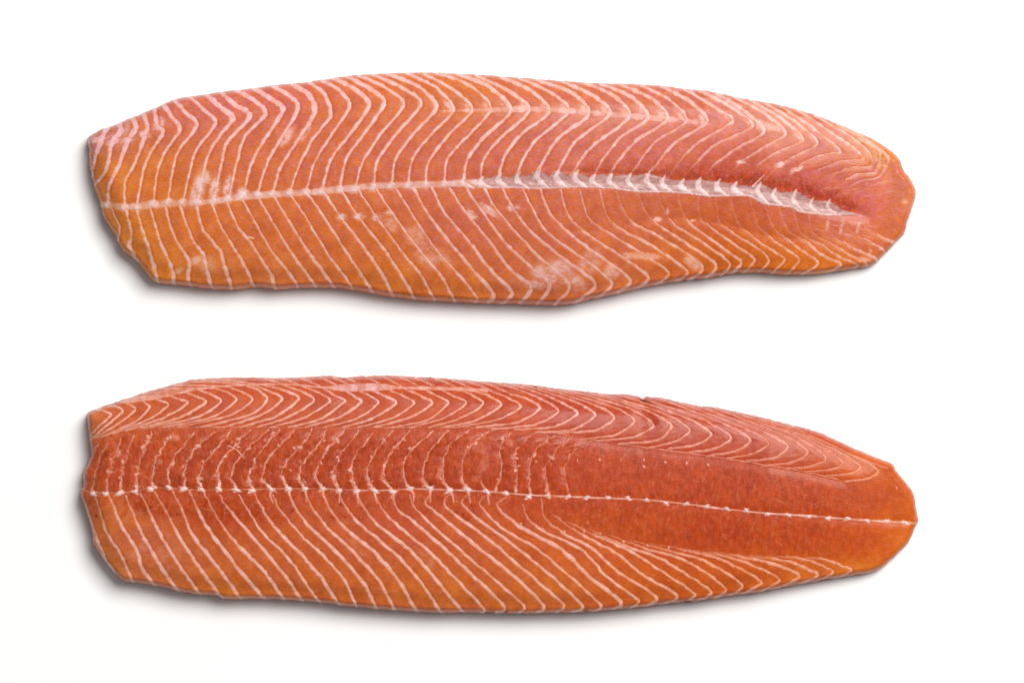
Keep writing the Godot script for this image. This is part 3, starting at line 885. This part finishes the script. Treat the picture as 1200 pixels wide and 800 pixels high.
func lower_fillet() -> void:
	feather = 0.9
	fillet("lower darker raw salmon fillet with a thin knotted white line along its backbone", Vector2(588, 581))
	var fine := begin(Vector2i(82, 430), pts(OUTLINE_B), pts([92,34, 200,36, 700,36, 900,32, 1000,26, 1078,18]), pts([92,12, 250,20, 650,20, 900,10, 1000,4, 1045,0, 1078,0]), 7.5)
	soften(2)
	var septum := pts(SEPTUM_B)
	var loin_low := pts(LOIN_LOW_B)
	carve(septum, 14.0, 1.3)
	carve(pts(SPINE_B), 9.0, 1.6)
	carve(loin_low.slice(4), 12.0, 1.0)
	carve(pts([755,460, 758,472, 762,484, 765,496]), 3.5, 4.0)
	body(fine, TIP_B)
	var back := seam_curves(BACK_B, 36, 0.9)
	var loin := seam_curves(LOIN_B, 32, 2.8)
	var raw := []
	var bends := pts(BELLY_BEND_B.slice(1))
	for i in BELLY_B.size():
		var l: Array = BELLY_B[i].duplicate()
		if i >= int(BELLY_BEND_B[0]) and i - int(BELLY_BEND_B[0]) < bends.size():
			var bend := bends[i - int(BELLY_BEND_B[0])]
			l = l.slice(0, 10) + [bend.x, bend.y] + l.slice(10)
		else:
			var a := Vector2(l[8], l[9]).lerp(Vector2(l[10], l[11]), 0.6)
			l = l.slice(0, 10) + [a.x, a.y] + l.slice(10)
		raw.append(l)
	var belly := seam_curves(raw, 48, 1.3)
	# the back's seams run on along the edge
	var crest := []
	var edge := PackedVector2Array()
	for q in pts(OUTLINE_B):
		if q.y < 560.0 and (edge.is_empty() or q.x > edge[edge.size() - 1].x):
			edge.append(q)
	for i in back.size():
		var from: Vector2 = back[i][0]
		var reach := lerpf(28.0, 74.0, smoothstep(560.0, 760.0, from.x)) if from.x > 330.0 else 66.0
		var x := maxf(from.x - reach, 106.0)
		var e := Vector2(x, y_at(edge, x) + 0.5)
		if from.x < 150.0:
			e = Vector2(from.x - 8.0, y_at(edge, from.x - 8.0))
		crest.append(dense(PackedVector2Array([e, e.lerp(from, 0.35) + Vector2(0, -0.6), e.lerp(from, 0.7) + Vector2(0, -0.8), from]), 20))
	flakes(back, "back_flake", 0.25)
	flakes(crest, "crest_flake", 0.25)
	flakes(loin, "loin_flake", 1.2)
	flakes(belly, "belly_flake", 0.28)
	for i in back.size():
		var own := rng.randf_range(0.8, 1.2)
		var d: PackedVector2Array = back[i]
		var w := PackedFloat32Array()
		var f := PackedFloat32Array()
		for k in d.size():
			var t := float(k) / (d.size() - 1)
			var v := wobble.get_noise_3d(d[k].x * 3.0, d[k].y * 3.0, i * 11.0)
			w.append(maxf(2.6 * (1.0 - 0.35 * absf(t - 0.5)) * own * (1.0 + 0.45 * v), 1.1))
			f.append(clampf(lerpf(0.62, 0.95, 1.0 - absf(2.0 * t - 1.0)) * (1.0 + 0.3 * v) * lerpf(1.0, 0.62, smoothstep(34.0, 45.0, i)), 0.0, 1.0))
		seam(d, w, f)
	for i in crest.size():
		var d: PackedVector2Array = crest[i]
		var w := PackedFloat32Array()
		var f := PackedFloat32Array()
		for k in d.size():
			var v := wobble.get_noise_3d(d[k].x * 3.0, d[k].y * 3.0, i * 11.0 + 900.0)
			w.append(maxf(1.9 * (1.0 + 0.4 * v), 1.0))
			f.append(clampf(0.66 * (1.0 + 0.5 * v) * lerpf(1.0, 0.7, smoothstep(36.0, 45.0, i)), 0.0, 1.0))
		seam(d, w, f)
	for i in loin.size():
		var d: PackedVector2Array = loin[i]
		var w := PackedFloat32Array()
		var f := PackedFloat32Array()
		var late := smoothstep(22.0, 28.0, i)
		var early := 1.0 - smoothstep(1.0, 7.0, i)
		for k in d.size():
			var t := float(k) / (d.size() - 1)
			var v := wobble.get_noise_3d(d[k].x * 3.0, d[k].y * 3.0, i * 11.0 + 200.0)
			w.append(maxf((1.7 + 1.6 * smoothstep(0.75, 1.0, t)) * (1.0 + 0.7 * v), 1.0))
			f.append(clampf((0.6 + 0.3 * smoothstep(0.8, 1.0, t)) * (1.0 + 0.9 * v) * (1.0 - 0.35 * late) * (1.0 - 0.3 * early), 0.0, 1.0))
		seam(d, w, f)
	for i in belly.size():
		var own := rng.randf_range(0.8, 1.2)
		var d: PackedVector2Array = belly[i]
		var w := PackedFloat32Array()
		var f := PackedFloat32Array()
		var late := smoothstep(25.0, 38.0, i)
		for k in d.size():
			var t := float(k) / (d.size() - 1)
			var v := wobble.get_noise_3d(d[k].x * 3.0, d[k].y * 3.0, i * 11.0 + 500.0)
			w.append(maxf(lerpf(2.0, 3.8, smoothstep(0.05, 0.45, t)) * lerpf(1.0, 0.72, late) * own * (1.0 + 0.5 * v), 1.1))
			f.append(clampf(lerpf(lerpf(0.5, 0.1, late), 0.92, smoothstep(0.08, 0.4, t)) * (1.0 + 0.3 * v) * lerpf(1.0, lerpf(0.5, 0.85, smoothstep(0.2, 0.6, t)), late), 0.0, 1.0))
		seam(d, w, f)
	# pale shreds on the rough muscle beside the backbone
	for n in 150:
		var d: PackedVector2Array = loin[rng.randi_range(2, 27)]
		var p := d[rng.randi_range(2, d.size() - 3)] + Vector2(rng.randf_range(-3, 3), rng.randf_range(-3, 3))
		spot(milk, p, rng.randf_range(1.5, 5.0), rng.randf_range(1.0, 2.4), rng.randf_range(-1.5, 1.5), rng.randf_range(0.4, 1.0))
	for n in 160:
		var x := rng.randf_range(110.0, 560.0)
		var p := Vector2(x, rng.randf_range(505.0, 606.0))
		spot(red, p, rng.randf_range(2.0, 6.0), rng.randf_range(1.5, 4.0), rng.randf_range(-1.5, 1.5), rng.randf_range(0.5, 1.0))
	# faint seams that fade out towards the tail, above and below the backbone
	var spine_b := pts(SPINE_B)
	for n in 17:
		var x := 690.0 + n * 20.0
		var y := y_at(spine_b, x)
		for side in [-1.0, 1.0]:
			var end := y_at(septum, x + 6.0) + 4.0 if side < 0.0 else minf(y + 40.0, y_at(loin_low, x) - 2.0)
			var c := dense(PackedVector2Array([Vector2(x, y + 3.0 * side), Vector2(x - 7.0, lerpf(y, end, 0.35)), Vector2(x - 4.0, lerpf(y, end, 0.7)), Vector2(x + 8.0, end)]), 14)
			var cw2 := PackedFloat32Array()
			var cf2 := PackedFloat32Array()
			for k in c.size():
				c[k] += Vector2(wobble.get_noise_2d(c[k].x * 6.0, c[k].y * 6.0), 0) * 3.0
				cw2.append(1.3)
				cf2.append(clampf(0.08 + 0.5 * wobble.get_noise_2d(c[k].x * 4.0 + 40.0, c[k].y * 4.0), 0.0, 0.5) * (1.0 - smoothstep(880.0, 1010.0, x)))
			brush(fat, TEX, tw, th, c, cw2, cf2, 0.9)
	# septum and pale crest film
	var sept := dense(septum, 110)
	var sw := PackedFloat32Array()
	var sf := PackedFloat32Array()
	for k in sept.size():
		var v := wobble.get_noise_1d(sept[k].x * 2.0)
		sw.append(1.4 + 0.8 * v)
		sf.append(clampf(0.26 + 0.6 * v, 0.0, 0.7))
	seam(sept, sw, sf, "back_septum", 0.24)
	var tops := dense(pts(TOP_SEPTUM_B), 90)
	sw = PackedFloat32Array()
	sf = PackedFloat32Array()
	for k in tops.size():
		var v := wobble.get_noise_1d(tops[k].x * 2.0 + 77.0)
		var x := tops[k].x
		var patch := smoothstep(380.0, 405.0, x) * (1.0 - smoothstep(440.0, 475.0, x)) + 0.6 * smoothstep(140.0, 158.0, x) * (1.0 - smoothstep(178.0, 200.0, x)) + 0.3 * smoothstep(470.0, 490.0, x)
		sw.append(2.2 + 6.5 * patch + 1.2 * v)
		sf.append(clampf(0.72 + 0.4 * v, 0.35, 0.95))
	seam(tops, sw, sf, "crest_film", 0.4)
	# backbone
	var cord := dense(pts(SPINE_B), 160)
	var cw := PackedFloat32Array()
	var cf := PackedFloat32Array()
	for k in cord.size():
		var v := wobble.get_noise_1d(cord[k].x * 3.0)
		cw.append(1.9 + 0.9 * v + smoothstep(1000.0, 1060.0, cord[k].x))
		cf.append(clampf(0.2 + 0.7 * wobble.get_noise_1d(cord[k].x * 4.0 + 60.0) + 0.5 * smoothstep(380.0, 560.0, cord[k].x), 0.12, 1.0))
	seam(cord, cw, cf, "backbone_cord", 0.26, null, 0.35)
	var knots := pts(SPINE_NODES_B)
	for i in knots.size():
		var late := smoothstep(560.0, 680.0, knots[i].x)
		var p := knots[i] + Vector2(0, rng.randf_range(-1.0, 1.5))
		var big := lerpf(1.0, 0.75, late)
		node_of_fat(p, rng.randf_range(3.2, 5.4) * big, rng.randf_range(1.9, 3.2) * big, rng.randf_range(-0.8, 0.9), "fat_node", lerpf(1.0, 0.85, late))
		for n in 3:
			var e := Vector2(rng.randf_range(3.0, 7.5) * big * (1.0 if rng.randf() < 0.5 else -1.0), rng.randf_range(-4.5, 4.5) * big)
			brush(bone, TEX, tw, th, PackedVector2Array([p, p + e * 0.5 + Vector2(0, rng.randf_range(-0.8, 0.8)), p + e]), PackedFloat32Array([4.0, 2.8, 1.0]), PackedFloat32Array([1.0, 0.9, 0.3]), 0.9)
	# torn ends of seams hanging from the backbone
	for i in range(11, 24):
		var p := knots[i]
		brush(fat, TEX, tw, th, PackedVector2Array([p, p + Vector2(rng.randf_range(-1, 4), 7), p + Vector2(rng.randf_range(0, 5), 15)]), PackedFloat32Array([3.0, 2.6, 1.8]), PackedFloat32Array([0.9, 0.7, 0.55]), 0.8)
		brush(fat, TEX, tw, th, PackedVector2Array([p, p + Vector2(-5, -6), p + Vector2(-8, -13)]), PackedFloat32Array([3.0, 2.2, 1.6]), PackedFloat32Array([0.9, 0.7, 0.5]), 0.8)
	var fl := pts(FLECKS_B)
	for i in fl.size():
		node_of_fat(fl[i], rng.randf_range(1.6, 2.8), rng.randf_range(1.0, 1.8), rng.randf_range(0.4, 1.9), "fat_speck", rng.randf_range(0.45, 0.85), 0.2, 0.3)
	brush(fat, TEX, tw, th, pts([268,521, 278,526, 287,536]), PackedFloat32Array([1.5, 1.5, 1.2]), PackedFloat32Array([0.7, 0.8, 0.7]), 0.6)
	for p in [[204,512,8,4,-0.2,0.5], [226,528,7,3,-0.2,0.45], [186,540,5,4,0,0.4], [560,522,12,7,0.2,0.35], [575,516,12,4,-0.1,0.4], [566,544,5,14,0,0.4], [516,552,4,9,0,0.4], [560,558,5,9,0.3,0.35],
			[596,518,5,4,0,0.6], [545,536,8,5,0.5,0.3], [160,648,5,10,0.2,0.3], [190,650,16,8,0.6,0.25], [205,640,14,6,0.6,0.2], [168,640,6,12,0.2,0.25], [420,642,14,5,0.5,0.2], [500,652,14,6,0.6,0.25]]:
		spot(milk, Vector2(p[0], p[1]), p[2] * 1.2, p[3] * 1.1, p[4] + 0.5, p[5] * 0.7)
	# dark muscle along the backbone
	for x in range(tw):
		var fx := x / TEX + org.x
		var a := y_at(septum, fx)
		var b := y_at(loin_low, fx) if fx > 560.0 else 592.0
		for y in range(th):
			var fy := y / TEX + org.y
			var d := smoothstep(a - 8.0, a + 14.0, fy) * (1.0 - smoothstep(b - 24.0, b + 18.0, fy))
			red[y * tw + x] = maxf(red[y * tw + x] * 0.9, 0.0) + (1.0 - red[y * tw + x]) * d * lerpf(0.5, 0.42, smoothstep(450.0, 700.0, fx)) * (1.0 - smoothstep(960.0, 1060.0, fx))
	for p in [[180,592,30,12,0.2,0.75], [250,596,40,14,0.2,0.7], [310,600,26,12,0.3,0.6]]:
		spot(red, Vector2(p[0], p[1]), p[2], p[3], p[4], p[5])
	paint([
		[105,500,204,112,74], [98,570,206,108,64], [110,610,210,116,62], [130,660,212,122,64], [160,640,204,104,74], [140,550,190,84,66], [180,490,198,96,66], [230,540,190,84,66], [200,650,206,108,68], [260,690,210,112,50],
		[300,480,198,92,64], [300,540,184,78,58], [260,600,182,70,36], [300,650,204,102,60], [400,480,196,90,62], [400,540,182,74,52], [400,640,204,100,60], [380,690,206,104,52], [500,480,194,86,58], [500,540,182,72,50],
		[460,610,194,86,62], [500,690,210,110,54], [550,640,204,100,60], [600,480,194,82,54], [600,540,184,72,48], [640,690,212,110,54], [650,480,184,74,54], [700,500,184,74,52], [700,550,186,70,40], [680,650,206,98,54], [780,500,182,74,54], [800,550,186,70,42],
		[760,615,194,80,36], [760,690,206,98,40], [860,510,184,76,58], [860,560,184,68,40], [840,620,184,66,34], [850,680,206,96,38], [930,520,192,82,54], [960,580,190,72,34], [940,630,190,72,28], [950,670,212,108,44],
		[1020,550,206,96,36], [1030,580,194,78,34], [1060,590,206,96,30], [1010,640,200,80,24], [1050,635,212,102,28], [1010,668,220,124,48]],
		[[150,470,226,164,140], [300,460,230,164,140], [425,453,214,168,170], [500,470,230,160,134], [300,575,232,196,184], [200,640,230,166,152], [300,650,232,168,148], [500,650,232,168,148], [600,575,224,160,150], [800,500,222,138,112], [700,690,236,168,134], [900,600,224,160,150], [850,680,232,152,108], [950,540,216,124,88], [750,545,216,138,118], [1060,613,232,176,160]],
		Vector3(166, 60, 24), Vector3(200, 150, 145), Vector3(0.95, 0.915, 0.8), 51)
